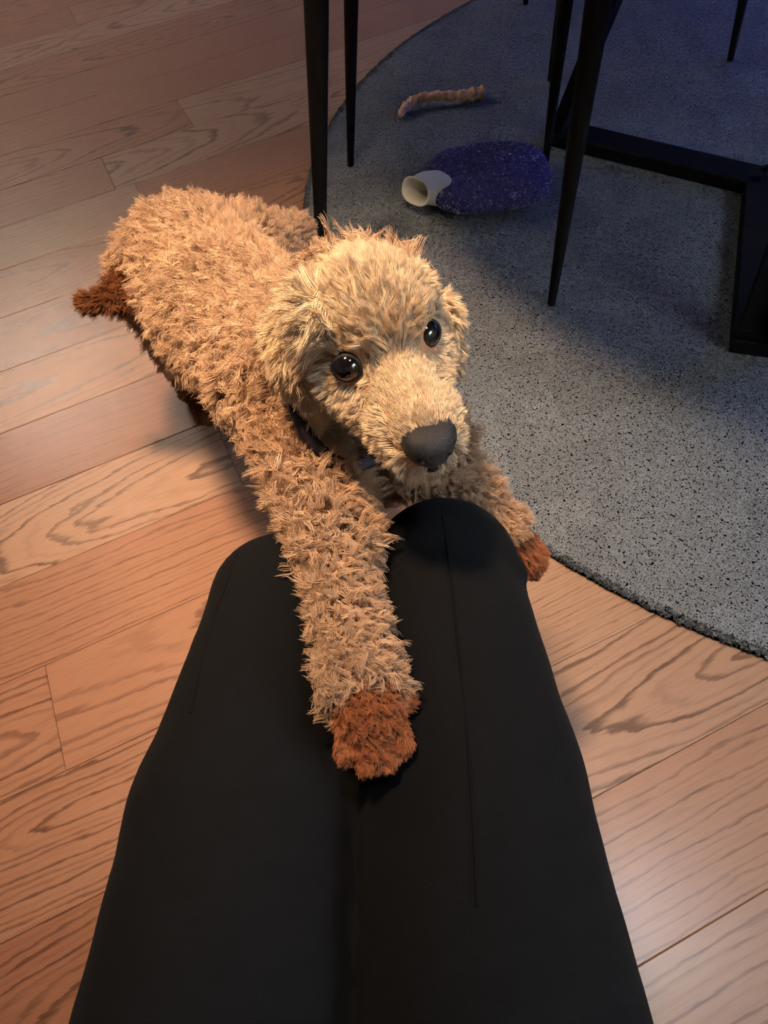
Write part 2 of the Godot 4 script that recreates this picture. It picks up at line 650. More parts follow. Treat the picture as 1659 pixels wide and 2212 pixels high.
func floor_planks() -> void:
	var fl := Node3D.new()
	fl.name = "floor"
	fl.set_meta("kind", "structure")
	add_child(fl)
	part("subfloor", box_mesh(Vector3(6.04, 0.1, 7.04)), mat(Color(0.12, 0.08, 0.06), 0.9), fl, Vector3(0.3, -0.066, -1.0))
	var kinds := []
	var specs := [[0.012, 0.060, 0.9, 0.00, 0.85], [0.009, 0.045, 1.7, 0.03, 0.80], [0.0065, 0.012, -0.6, 0.16, 0.42], [0.0125, 0.060, 0.55, -0.02, 0.85], [0.009, 0.03, 1.2, -0.10, 0.45], [0.014, 0.05, 0.1, 0.05, 0.5]]
	var tints := [Color(1.0, 0.98, 0.94), Color(0.92, 0.83, 0.77), Color(0.83, 0.71, 0.64), Color(0.97, 0.91, 0.85)]
	for s in specs.size():
		var sp: Array = specs[s]
		var tex := ImageTexture.create_from_image(wood_image(11 + s * 7, sp[0], sp[1], sp[2], sp[3], sp[4]))
		for c in tints:
			var m := mat(c, 0.31, 0.5)
			m.albedo_texture = tex
			m.texture_repeat = true
			kinds.append(m)
	var wid := 0.186
	var az := deg_to_rad(-17.22)
	var along := Vector3(cos(az), 0, sin(az))
	var across := Vector3(-sin(az), 0, cos(az))
	var lens := [1.55, 1.9, 2.2]
	var meshes := []
	for l in lens:
		for o in 3:
			meshes.append(plank_mesh(l - 0.0006, wid - 0.0006, 0.015, 0.0011, o * 0.37, 2.2))
	var r := RandomNumberGenerator.new()
	r.seed = 21
	var turn := Basis(Vector3.UP, -az)
	var first := -0.281 * 1.05
	for row in range(-27, 18):
		var mid := first + (row + 0.5) * wid
		var s := -4.6 + r.randf() * 1.2
		var joint := -999.0
		if row == -2:                                   # the row whose end joint shows beside the seated person
			joint = at(117, 1540, 0).dot(along)
			s = joint - 1.9 * 2
		elif row >= -1 and row <= 2:
			s = -0.05 - 1.9 * 2
		while s < 4.6:
			var li := r.randi() % 3
			if row >= -2 and row <= 2:
				li = 1
			var l: float = lens[li]
			var c := along * (s + l / 2) + across * mid
			s += l
			if c.x < -3.4 or c.x > 4.0 or c.z < -5.2 or c.z > 3.2:
				continue
			if c.x < -2.7 and c.z < -4.5:
				continue
			var flip := r.randi() % 2
			var grain := r.randi() % 6
			var tone: int = [0, 1, 2, 3, 1, 3, 1, 0][r.randi() % 8]
			var near_side := c.dot(along) < 0.0
			if row == -4:
				tone = 0
				grain = 1
			elif row == -5:
				tone = 2
				grain = 4
			elif row == -6:
				tone = 3
				grain = 3
			elif row == -3:
				tone = 1
				grain = 4
			elif row == -2:
				tone = 1
				grain = 0 if c.dot(along) < joint else 5
			elif row == -1:
				tone = 1 if near_side else 0
				grain = 1 if near_side else 2
			elif row == 0:
				tone = 2 if near_side else 0
				grain = 1 if near_side else 3
			elif row == 1:
				tone = 3
				grain = 4
			var o := part("plank", meshes[li * 3 + r.randi() % 3], kinds[grain * 4 + tone], fl, c + Vector3(0, r.randf_range(-0.0002, 0.0), 0))
			o.basis = turn * Basis(Vector3.UP, PI * flip)

func rug() -> void:
	var c := Vector3(1.286, 0, -1.470)
	var rad := 1.370
	var t := thing("round_rug", "large round grey low-pile rug under the table and chair", "rug", c)
	var m := mat(Color(0.44, 0.47, 0.50), 0.95, 0.1)
	m.albedo_texture = noise_tex(5, 0.05, 512)
	(m.albedo_texture as NoiseTexture2D).color_ramp = ramp([Color(0.88, 0.88, 0.88), Color(1, 1, 1)])
	m.uv1_triplanar = true
	m.uv1_scale = Vector3.ONE * 1.7
	part("backing", lathe([Vector2(0, 0.0096), Vector2(rad - 0.01, 0.0096), Vector2(rad - 0.003, 0.007), Vector2(rad, 0.003), Vector2(rad, 0.0005)], 160), m, t)
	# pile: square patches of tufts, and loose tufts along the bound edge
	var r := RandomNumberGenerator.new()
	r.seed = 4
	var fm := mat(Color(1, 1, 1), 0.95, 0.1)
	fm.vertex_color_use_as_albedo = true
	var side := 0.06
	var vs := 5
	var patches := []
	var xf := []
	var cols := []
	for k in vs:
		patches.append(pile_patch(r, side, 1500))
		xf.append([])
		cols.append([])
	var small := side / 4
	for k in 3:
		patches.append(pile_patch(r, small, 95))
		xf.append([])
		cols.append([])
	var cells := int(rad / side) + 1
	for ix in range(-cells, cells + 1):
		for iz in range(-cells, cells + 1):
			var p := Vector3(ix * side, 0.0078, iz * side)
			if Vector2(p.x, p.z).length() > rad + side:
				continue
			var tone := 1.0 + 0.22 * noise.get_noise_2d((p.x + 9.0) * 60.0, p.z * 60.0) + r.randf_range(-0.03, 0.03)
			if Vector2(p.x, p.z).length() <= rad - side * 0.72:
				var k := r.randi() % vs
				xf[k].append(Transform3D(Basis(Vector3.UP, PI / 2 * (r.randi() % 4)), p))
				cols[k].append(Color(tone, tone, tone))
				continue
			for a in 4:                                   # along the rim: quarter-size patches
				for b in 4:
					var q := p + Vector3((a - 1.5) * small, 0, (b - 1.5) * small)
					if Vector2(q.x, q.z).length() > rad - small * 0.5:
						continue
					var k := vs + r.randi() % 3
					xf[k].append(Transform3D(Basis(Vector3.UP, PI / 2 * (r.randi() % 4)), q))
					cols[k].append(Color(tone, tone, tone))
	for k in patches.size():
		multi("pile", patches[k], fm, t, xf[k], cols[k])
	var exf := []
	var ec := []
	for i in 14000:
		var a := r.randf() * TAU
		var q := rad - 0.001 - r.randf() * 0.010
		var dir := Vector3(r.randf_range(-0.5, 0.5), 1, r.randf_range(-0.5, 0.5))
		if q > rad - 0.008:
			dir += Vector3(cos(a), 0, sin(a)) * 0.8
		exf.append(Transform3D(basis_to(dir, r.randf() * TAU).scaled(Vector3.ONE * r.randf_range(0.8, 1.2)), Vector3(cos(a) * q, 0.007, sin(a) * q)))
		ec.append(pile_colour(r))
	multi("pile", lock_mesh(r, 0.0065, 7, 0.0006, 1.0, 0.0042, 0.0010, 2), fm, t, exf, ec)

func pile_colour(r: RandomNumberGenerator) -> Color:
	var c := lin(113, 122, 130).lerp(lin(101, 109, 116), r.randf())
	return lin(76, 80, 84) if r.randf() < 0.025 else c

func pile_patch(r: RandomNumberGenerator, side: float, tufts: int) -> ArrayMesh:
	var v := PackedVector3Array()
	var n := PackedVector3Array()
	var c := PackedColorArray()
	var idx := PackedInt32Array()
	for i in tufts:
		var p := Vector3(r.randf_range(-0.5, 0.5) * side, 0, r.randf_range(-0.5, 0.5) * side)
		var tip := p + Vector3(r.randf_range(-0.0009, 0.0009), r.randf_range(0.0022, 0.0030), r.randf_range(-0.0009, 0.0009))
		var col := pile_colour(r)
		var b := v.size()
		var w := r.randf_range(0.0018, 0.0024)
		var a := r.randf() * TAU
		for k in 4:
			var o := Vector3(cos(a + k * PI / 2), 0, sin(a + k * PI / 2))
			v.append(p + o * w * 1.25)
			n.append((o + Vector3.UP).normalized())
			v.append(tip + o * w * 0.75)
			n.append((o * 0.4 + Vector3.UP).normalized())
		for k in 4:
			var k2 := (k + 1) % 4
			idx.append_array([b + k * 2, b + k * 2 + 1, b + k2 * 2, b + k2 * 2, b + k * 2 + 1, b + k2 * 2 + 1])
		idx.append_array([b + 1, b + 3, b + 5, b + 1, b + 5, b + 7])
		for k in 8:
			c.append(col)
	return make_mesh(v, n, idx, PackedVector2Array(), c)

func ramp(cs: Array) -> Gradient:
	var g := Gradient.new()
	g.offsets = PackedFloat32Array([0.0, 1.0])
	g.colors = PackedColorArray(cs)
	return g

# ------------------------------------------------------------------ person
func person() -> void:
	var t := thing("person", "seated person in black trousers, knees close together, a paw on the lap", "person", Vector3(-0.06, 0, -0.1))
	var o := t.position
	var kl := Vector3(-0.109, 0.452, -0.316)
	var kr := Vector3(0.047, 0.452, -0.322)
	var ml := Vector3(-0.148, 0.462, -0.13)
	var mr := Vector3(0.033, 0.462, -0.13)
	var hl := Vector3(-0.188, 0.478, 0.15)
	var hr := Vector3(0.012, 0.478, 0.15)
	var bones := [
		[kl, ml, 0.066, 0.088], [ml, hl, 0.088, 0.106], [kr, mr, 0.069, 0.086], [mr, hr, 0.086, 0.102],
		[hl + Vector3(0, 0.02, 0.04), hr + Vector3(0, 0.02, 0.04), 0.115, 0.115], [Vector3(-0.15, 0.53, 0.22), Vector3(-0.02, 0.62, 0.24), 0.11, 0.105],
		[kl, Vector3(-0.110, 0.11, -0.15), 0.064, 0.058], [kr, Vector3(0.040, 0.11, -0.15), 0.067, 0.058],
	]
	# fold of cloth beside the knee
	var f0 := on_surface(1078, 1150, bones)
	var f1 := on_surface(1124, 1238, bones)
	bones.append([f0, f1, 0.004, 0.007])
	var cloth := mat(Color(0.060, 0.064, 0.072), 0.9, 0.16)
	cloth.rim_enabled = true
	cloth.rim = 0.1
	cloth.normal_enabled = true
	cloth.normal_texture = noise_tex(9, 0.15, 256, true, 3.0)
	cloth.normal_scale = 0.35
	cloth.uv1_triplanar = true
	cloth.uv1_scale = Vector3.ONE * 9.0
	var g := nets(bones, 0.0075, 0.012, 0.0012)
	var v: PackedVector3Array = g[0]
	for i in v.size():
		v[i] -= o
	part("trousers", make_mesh(v, normals_of(v, g[2]), g[2]), cloth, t)
	var thread := mat(Color(0.05, 0.05, 0.055), 0.9, 0.2)
	for line in [[[957, 1112], [966, 1180], [976, 1260], [985, 1350], [998, 1470], [1010, 1600], [1020, 1730], [1027, 1850], [1031, 1960]], [[512, 1200], [495, 1245], [470, 1310], [445, 1390], [428, 1460], [412, 1540]]]:
		var pts := []
		var rad := []
		for q in line:
			pts.append(on_surface(q[0], q[1], bones) - o)
		pts = smooth(pts, 4)
		for i in pts.size():
			rad.append(0.0011)
		part("seam", tube(pts, rad, 6), thread, t)
	var leather := mat(Color(0.04, 0.04, 0.045), 0.45)
	for x in [-0.110, 0.040]:
		var shoe := part("shoe", pillow(Vector3(0.045, 0.038, 0.13), 0.75, 0.8, 28, 14), leather, t, Vector3(x, 0.05, -0.20) - o)
		part("sole", pillow(Vector3(0.047, 0.012, 0.133), 0.75, 0.4, 28, 8), mat(Color(0.1, 0.1, 0.1), 0.8), shoe, Vector3(0, -0.038, 0))
		part("sock", tube([Vector3(x, 0.06, -0.15) - o, Vector3(x, 0.16, -0.155) - o], [0.035, 0.035], 16), thread, t)

func on_surface(px: float, py: float, bones: Array) -> Vector3:
	var d := ray_dir(px, py)
	var p := EYE
	for i in 60:
		p += d * field_at(p, bones, 0.012) * 0.9
	return p

# ------------------------------------------------------------------ dog
var coat := []      # fur rules beside each bone: [colour, flow, length, kind, lean]

func dog() -> void:
	var t := thing("dog", "curly apricot puppy reaching one front paw onto the black trousers, looking up", "dog", Vector3(-0.2, 0, -0.75))
	var o := t.position
	var tan_coat := fur(168, 120, 90)
	var face := fur(230, 188, 142)
	var red := lin(172, 110, 74)
	var brown := lin(146, 94, 62)
	var hip := at(415, 580, 0.355)
	var mid := at(510, 690, 0.405)
	var chest := at(648, 805, 0.455)
	var brisket := at(720, 960, 0.455)
	var back := (hip - chest).normalized()
	var down := Vector3.DOWN
	# head frame
	var er := at(755, 800, 0.66)
	var el := at(920, 730, 0.66)
	var mid_eye := (er + el) / 2
	var tip := at(943, 982, 0.648)
	var F := (tip - mid_eye).normalized()
	var X := (el - er)
	X = (X - F * X.dot(F)).normalized()
	var U := F.cross(X).normalized()
	var skull := mid_eye - F * 0.040 + U * 0.002 + X * 0.001
	var body := []
	var head := []
	var paws := []
	var all_bones := []
	var owner := []
	var rules := []
	var add := func(list: Array, a: Vector3, b: Vector3, ra: float, rb: float, col: Color, flow: Vector3, length: float, kind: int, lean: float, ax := Vector3.UP, sq := 1.0) -> void:
		list.append([a, b, ra, rb, ax, sq, maxf(ra, rb) * 0.5])
		all_bones.append(list.back())
		owner.append(1 if is_same(list, head) else (2 if is_same(list, paws) else 0))
		rules.append([col, flow.normalized(), length, kind, lean])
	# trunk
	add.call(body, hip, mid, 0.088, 0.082, tan_coat, back + down * 0.5, 0.042, 0, 1.2)
	add.call(body, mid, chest, 0.082, 0.078, tan_coat, back + down * 0.5, 0.042, 0, 1.2)
	add.call(body, chest, brisket, 0.076, 0.06, tan_coat, down + back * 0.2, 0.04, 0, 1.2)
	add.call(body, chest, skull - F * 0.03 - U * 0.03, 0.072, 0.05, tan_coat, back * 0.6 + down, 0.036, 0, 1.2)
	# front leg on the lap
	var sh := at(668, 950, 0.485)
	var elb := at(722, 1165, 0.520)
	var fa := at(752, 1340, 0.540)
	var wr := at(778, 1470, 0.552)
	var pw := at(800, 1545, 0.556)
	var toe := at(806, 1598, 0.553)
	add.call(body, sh, elb, 0.046, 0.025, tan_coat, elb - sh, 0.036, 0, 1.2)
	add.call(body, elb, fa, 0.021, 0.018, tan_coat, fa - elb, 0.026, 0, 1.15)
	add.call(body, fa, wr, 0.018, 0.019, tan_coat, wr - fa, 0.025, 0, 1.15)
	add.call(paws, wr.lerp(fa, 0.25), pw, 0.018, 0.016, tan_coat, pw - wr, 0.016, 3, 1.15)
	add.call(paws, pw, toe, 0.0155, 0.010, red, toe - pw, 0.015, 0, 1.25)
	add.call(paws, wr.lerp(pw, 0.35), pw, 0.0185, 0.0165, red, pw - wr, 0.014, 0, 1.2)
	foot(paws, add, pw, toe, 0.0130, 0.0076, red)
	var spur := at(872, 1515, 0.548)
	add.call(paws, wr.lerp(pw, 0.7), spur, 0.012, 0.007, red, spur - pw, 0.009, 3, 1.1)
	# other front leg beyond the knee
	var sh2 := at(905, 960, 0.485)
	var el2 := at(1015, 1055, 0.455)
	var fa2 := at(1085, 1135, 0.425)
	var pw2 := at(1140, 1205, 0.395)
	add.call(body, brisket, sh2, 0.05, 0.042, tan_coat, down, 0.03, 0, 1.2)
	add.call(body, sh2, el2, 0.036, 0.020, tan_coat, el2 - sh2, 0.024, 0, 1.2)
	add.call(body, el2, fa2, 0.019, 0.018, tan_coat, fa2 - el2, 0.021, 0, 1.2)
	add.call(paws, fa2, pw2, 0.018, 0.015, red, pw2 - fa2, 0.012, 3, 1.2)
	foot(paws, add, fa2.lerp(pw2, 0.6), pw2, 0.0105, 0.0080, red)
	# hind leg on the floor
	var th := at(352, 605, 0.335)
	var kn := at(372, 715, 0.235)
	var hk := at(378, 785, 0.105)
	var ft := at(416, 842, 0.030)
	var ft2 := at(448, 893, 0.026)
	add.call(body, hip, th, 0.07, 0.062, tan_coat, th - hip + down * 0.06, 0.04, 0, 1.2)
	add.call(body, th, kn, 0.058, 0.036, tan_coat, kn - th, 0.036, 0, 1.2)
	add.call(body, kn, hk, 0.030, 0.018, tan_coat, hk - kn, 0.026, 0, 1.2)
	add.call(body, hk, ft, 0.018, 0.020, brown, ft - hk, 0.018, 1, 1.0)
	add.call(paws, ft, ft2, 0.020, 0.015, brown, ft2 - ft, 0.012, 3, 1.1)
	foot(paws, add, ft, ft2, 0.0115, 0.0090, brown)
	# the other hind leg, turned out
	var th2 := at(520, 545, 0.33)
	var kn2 := at(640, 500, 0.245)
	var hk2 := Vector3(-0.055, 0.09, -1.11)
	var ft3 := Vector3(-0.045, 0.024, -1.03)
	add.call(body, hip, th2, 0.07, 0.06, tan_coat, th2 - hip, 0.038, 0, 1.2)
	add.call(body, th2, kn2, 0.05, 0.022, tan_coat, kn2 - th2, 0.03, 0, 1.2)
	add.call(body, kn2, hk2, 0.024, 0.017, tan_coat, hk2 - kn2, 0.022, 0, 1.2)
	add.call(body, hk2, ft3, 0.018, 0.021, brown, ft3 - hk2, 0.014, 1, 1.0)
	# tail swung to one side
	var t0 := at(335, 560, 0.385)
	var t1 := at(258, 640, 0.375)
	var t2 := at(190, 655, 0.372)
	add.call(body, t0, t1, 0.026, 0.016, lin(132, 82, 48), t1 - t0, 0.03, 0, 1.2)
	add.call(body, t1, t2, 0.016, 0.011, lin(132, 82, 48), t2 - t1, 0.02, 1, 1.0)
	var g := nets(body, 0.0085, 0.03, 0.0)
	# head and paws, on finer grids
	add.call(head, skull, skull + F * 0.012, 0.043, 0.040, face, -F, 0.018, 3, 1.1)
	add.call(head, skull - F * 0.03 - U * 0.02, chest.lerp(skull, 0.5), 0.042, 0.05, face, back + down, 0.020, 3, 1.2)
	add.call(head, mid_eye + X * 0.018 - F * 0.016 + U * 0.014, mid_eye + X * 0.030 - F * 0.018 + U * 0.012, 0.015, 0.012, face, U * 0.5 - F * 0.8, 0.014, 3, 1.0)
	add.call(head, mid_eye - X * 0.018 - F * 0.016 + U * 0.014, mid_eye - X * 0.030 - F * 0.018 + U * 0.012, 0.015, 0.012, face, U * 0.5 - F * 0.8, 0.014, 3, 1.0)
	add.call(head, mid_eye - U * 0.030 - F * 0.012 + X * 0.022, mid_eye - U * 0.034 + F * 0.025 + X * 0.012, 0.033, 0.024, face, -F * 0.6 - U, 0.013, 2, 1.05)
	add.call(head, mid_eye - U * 0.030 - F * 0.012 - X * 0.022, mid_eye - U * 0.034 + F * 0.025 - X * 0.012, 0.033, 0.024, face, -F * 0.6 - U, 0.013, 2, 1.05)
	add.call(head, mid_eye - U * 0.016, tip - F * 0.028 - U * 0.006, 0.027, 0.0225, face, -F, 0.008, 2, 1.2)
	add.call(head, tip - F * 0.042 - U * 0.020 + X * 0.013, tip - F * 0.024 - U * 0.021 + X * 0.012, 0.022, 0.017, face, -F - U * 0.8, 0.011, 2, 1.1)
	add.call(head, tip - F * 0.042 - U * 0.020 - X * 0.013, tip - F * 0.024 - U * 0.021 - X * 0.012, 0.022, 0.017, face, -F - U * 0.8, 0.011, 2, 1.1)
	add.call(head, mid_eye - U * 0.055 - F * 0.02, tip - F * 0.024 - U * 0.044, 0.026, 0.013, face, -F - U, 0.014, 2, 1.1)
	# ears
	var ra := skull - X * 0.046 + U * 0.010 - F * 0.004
	var rb := at(645, 760, 0.625)
	var rc := at(668, 848, 0.590)
	add.call(head, ra, rb, 0.024, 0.030, face, (rb - ra).normalized() - X * 0.9, 0.024, 3, 1.15, X, 2.0)
	add.call(head, rb, rc, 0.030, 0.016, face, rc - rb, 0.026, 3, 1.15, X, 2.0)
	var la := skull + X * 0.040 + U * 0.006 - F * 0.006
	var lb := at(958, 690, 0.622)
	var lc := at(972, 775, 0.595)
	add.call(head, la, lb, 0.018, 0.021, face, (lb - la).normalized() + X * 0.9, 0.014, 3, 1.15, X, 2.0)
	add.call(head, lb, lc, 0.021, 0.011, face, lc - lb, 0.016, 3, 1.15, X, 2.0)
	var gh := nets(head, 0.0045, 0.014, 0.0)
	var gp := nets(paws, 0.0034, 0.012, 0.0)
	coat = rules
	# one skin for trunk, legs and head
	var v := PackedVector3Array(g[0])
	var n := PackedVector3Array(g[1])
	var idx := PackedInt32Array(g[2])
	for more in [gh, gp]:
		var shift := v.size()
		v.append_array(more[0])
		n.append_array(more[1])
		for i in more[2]:
			idx.append(i + shift)
	var local := PackedVector3Array()
	for p in v:
		local.append(p - o)
	var skin := mat(Color(0.74, 0.56, 0.42), 0.9, 0.2)
	part("body", make_mesh(local, n, idx), skin, t)
	# coat
	var r := RandomNumberGenerator.new()
	r.seed = 12
	var meshes := []
	for k in 4:
		meshes.append(lock_mesh(r, 0.04, 15, 0.0056, r.randf_range(1.4, 2.1), 0.0030, 0.00052, 13))
	for k in 3:
		meshes.append(lock_mesh(r, 0.04, 8, 0.0022, r.randf_range(0.6, 1.0), 0.0045, 0.0008, 7))
	for k in 2:
		meshes.append(lock_mesh(r, 0.04, 14, 0.0012, 0.6, 0.010, 0.0009, 4))
	for k in 3:
		meshes.append(lock_mesh(r, 0.04, 16, 0.0030, r.randf_range(0.5, 0.9), 0.0055, 0.00058, 7))
	var xf := []
	var tints := []
	for m in meshes:
		xf.append([])
		tints.append([])
	var eyes := [er + F * 0.002, el + F * 0.002]
	var nose_c := tip - F * 0.010 - U * 0.003
	for s in 3:
		var src: Array = [g, gh, gp][s]
		for q in scatter_points(src[0], src[1], src[2], [60000, 20000, 9000][s], r):
			var p: Vector3 = q[0]
			var nn: Vector3 = q[1]
			var near := bone_of(p, all_bones)
			if owner[near[0]] != s and near[1] < -0.004:
				continue
			var skip := false
			var away := Vector3.ZERO
			for e in eyes:
				var d: float = p.distance_to(e)
				if d < 0.0116:
					skip = true
				elif d < 0.024:
					away = (p - e).normalized() * 0.8
			var dn: Vector3 = p - nose_c
			if absf(dn.dot(X)) < 0.019 and absf(dn.dot(U)) < 0.015 and dn.dot(F) > -0.004:
				skip = true
			if skip:
				continue
			var rule: Array = rules[near[0]]
			if r.randf() > pow(minf(0.020 / rule[2], 1.0), 1.3):
				continue
			var flow: Vector3 = rule[1] + away
			var ft_ := flow - nn * flow.dot(nn)
			if ft_.length() < 0.45:
				ft_ += (Vector3.DOWN - nn * Vector3.DOWN.dot(nn)) * 0.7
			ft_ = ft_.normalized() if ft_.length() > 0.05 else nn.cross(Vector3.RIGHT).normalized()
			var jit: float = [1.0, 0.3, 0.15, 0.35][rule[3]]
			ft_ = ft_.rotated(nn, r.randf_range(-jit, jit))
			var lean: float = rule[4] * r.randf_range(0.75, 1.15)
			var dir := nn * cos(lean) + ft_ * sin(lean)
			var kind: int = rule[3]
			var which := r.randi() % 4 if kind == 0 else (4 + r.randi() % 3 if kind == 1 else (7 + r.randi() % 2 if kind == 2 else 9 + r.randi() % 3))
			var sc: float = rule[2] / 0.04 * r.randf_range(0.75, 1.2)
			if away != Vector3.ZERO:
				sc = minf(sc, 0.26)
				lean = 1.25
				dir = nn * cos(lean) + ft_ * sin(lean)
			var wide := sc
			if kind == 2:
				wide = maxf(sc, 0.35)
			var bs := basis_to(dir, r.randf() * TAU) * Basis.from_scale(Vector3(wide, sc, wide))
			xf[which].append(Transform3D(bs, p - nn * 0.0015 - o))
			var patch := 1.0 + 0.16 * noise.get_noise_3dv(p * 260.0)
			var col: Color = rule[0] * patch * r.randf_range(0.86, 1.14)
			tints[which].append(Color(col.r, col.g, col.b))
	var hair := mat(Color(1, 1, 1), 0.55, 0.35)
	hair.vertex_color_use_as_albedo = true
	hair.backlight_enabled = true
	hair.backlight = Color(0.5, 0.5, 0.5)
	for k in meshes.size():
		if xf[k].size():
			multi("coat", meshes[k], hair, t, xf[k], tints[k])
	# eyes, nose, mouth, collar
	var eye_m := mat(Color(0.02, 0.016, 0.016), 0.08, 0.6)
	for e in [er, el]:
		var s: float = -1.0 if e == er else 1.0
		var c: Vector3 = e - F * 0.004 + U * 0.001 + X * 0.000 * s
		var ball := SphereMesh.new()
		ball.radius = 0.0125
		ball.height = 0.0250
		var eye := part("eye", ball, eye_m, t, c - o)
		var rim := []
		var rr := []
		var look: Vector3 = (F * 0.75 + U * 0.55 + X * 0.35 * s).normalized()
		var sx := look.cross(U).normalized()
		var sy := sx.cross(look)
		for k in 25:
			var a := TAU * k / 24
			rim.append(look * 0.0062 + sx * cos(a) * 0.0106 + sy * sin(a) * 0.0095)
			rr.append(0.0019)
		part("eyelid", tube(rim, rr, 8, false), mat(Color(0.035, 0.028, 0.026), 0.7), eye)
	var nose_m := mat(Color(0.125, 0.125, 0.132), 0.5, 0.5)
	nose_m.normal_enabled = true
	nose_m.normal_texture = noise_tex(31, 0.2, 256, true, 6.0)
	nose_m.uv1_triplanar = true
	nose_m.uv1_scale = Vector3.ONE * 40.0
	var hb := Basis(X, U, F)
	var shape := func(p: Vector3) -> Vector3:
		var q := p
		q.x *= 1.0 + clampf(p.y / 0.018, -1, 1) * 0.16
		q.z -= absf(p.x) * 0.25
		q.z += 0.003 * exp(-pow((p.x) / 0.005, 2.0)) * -0.6
		for s in [-1.0, 1.0]:
			var d := Vector2(p.x - s * 0.0105, p.y + 0.002).length()
			if p.z > 0:
				q.z -= 0.006 * exp(-pow(d / 0.0038, 2.0))
		return q
	var nose := part("nose", pillow(Vector3(0.0205, 0.0180, 0.017), 0.9, 0.9, 48, 32, hb * Basis(Vector3.RIGHT, 0.0), shape), nose_m, t, tip - F * 0.011 - U * 0.003 - o)
	for s in [-1.0, 1.0]:
		var ns := SphereMesh.new()
		ns.radius = 0.0034
		ns.height = 0.0068
		part("nostril", ns, mat(Color(0.01, 0.01, 0.01), 0.6), nose, hb * Vector3(0.0105 * s, -0.002, 0.0085))
	var lip := []
	var lr := []
	for k in 13:
		var a := (k - 6) / 6.0
		lip.append(tip - F * (0.007 + 0.020 * a * a) - U * (0.0255 + 0.008 * a * a) + X * 0.019 * a - o)
		lr.append(0.0055 - 0.0030 * absf(a))
	part("mouth", tube(lip, lr, 10), mat(Color(0.06, 0.05, 0.05), 0.4), t)
	var cl := []
	var cr := []
	var nape := chest.lerp(skull, 0.62) + U * 0.035
	var throat := at(778, 1003, 0.530)
	var nc := (nape + throat) / 2
	var n2 := (nape - throat) / 2
	var n1 := n2.cross(skull - chest).normalized() * 0.050
	for k in 41:
		var a := TAU * k / 40
		cl.append(nc + n1 * cos(a) + n2 * sin(a) - o)
		cr.append(0.0065)
	part("collar", tube(cl, cr, 10, false), mat(Color(0.10, 0.09, 0.16), 0.8), t)

# four toes at the end of a paw
func foot(list: Array, add: Callable, from: Vector3, to: Vector3, gap: float, r: float, col: Color) -> void:
	var fwd := (to - from).normalized()
	var side := fwd.cross(Vector3.UP).normalized()
	for k in 4:
		var sx := k - 1.5
		var reach := 0.018 - 0.0085 * absf(sx)
		add.call(list, to + side * sx * gap * 0.8 - fwd * 0.012, to + side * sx * gap + fwd * reach - Vector3(0, 0.003, 0), r, r * 0.95, col, fwd, 0.0065, 2, 1.3)

# the bone that a hair grows over, which sets its direction and length, and whether it is tan coat or brown foot hair
func bone_of(p: Vector3, bones: Array) -> Array:
	var best := 0
	var bd := 1000.0
	for i in bones.size():
		var d := bone_dist(p, bones[i])
		if d < bd:
			bd = d
			best = i
	return [best, bd]

# ------------------------------------------------------------------ furniture
func table() -> void:
	var c := at(1652, 380, 0.042)
	c.y = 0
	var t := thing("round_table", "black table with flat joined floor bars and slanting legs on the rug", "table", c)
	var m := mat(Color(0.05, 0.05, 0.053), 0.8, 0.15)
	var y0 := 0.012
	var e1 := at(1199, 272, 0.042) - c
	var e2 := at(1632, 742, 0.042) - c
	var d1 := Vector3(e1.x, 0, e1.z).normalized()
	var d2 := Vector3(e2.x, 0, e2.z).normalized()
	var hub := CylinderMesh.new()
	hub.top_radius = 0.16
	hub.bottom_radius = 0.16
	hub.height = 0.02
	part("hub_plate", hub, m, t, Vector3(0, 0.855, 0))
	for a in [[d1, Vector2(e1.x, e1.z).length()], [d2, Vector2(e2.x, e2.z).length()], [-(d1 + d2).normalized(), 0.60]]:
		var d: Vector3 = a[0]
		var l: float = a[1]
		var b := Basis(d, Vector3.UP, d.cross(Vector3.UP))
		var bar := part("floor_bar", plank_mesh(l, 0.078, 0.03, 0.003, 0, 1), m, t)
		bar.basis = b
		bar.position = d * l / 2 + Vector3(0, y0 + 0.03, 0)
		var top := d * (l - 0.27) + Vector3(0, 0.866, 0)
		var foot := d * (l - 0.03) + Vector3(0, y0 + 0.03, 0)
		var u := (top - foot).normalized()
		var side := d.cross(Vector3.UP)
		var leg := part("leg", plank_mesh((top - foot).length(), 0.07, 0.03, 0.003, 0, 1), m, t)
		leg.basis = Basis(u, u.cross(side) * -1.0, side)
		leg.position = (top + foot) / 2
	part("tabletop", lathe([Vector2(0, 0.866), Vector2(0.93, 0.866), Vector2(0.95, 0.874), Vector2(0.95, 0.890), Vector2(0.942, 0.898), Vector2(0, 0.898)], 96), mat(Color(0.10, 0.08, 0.07), 0.4), t)

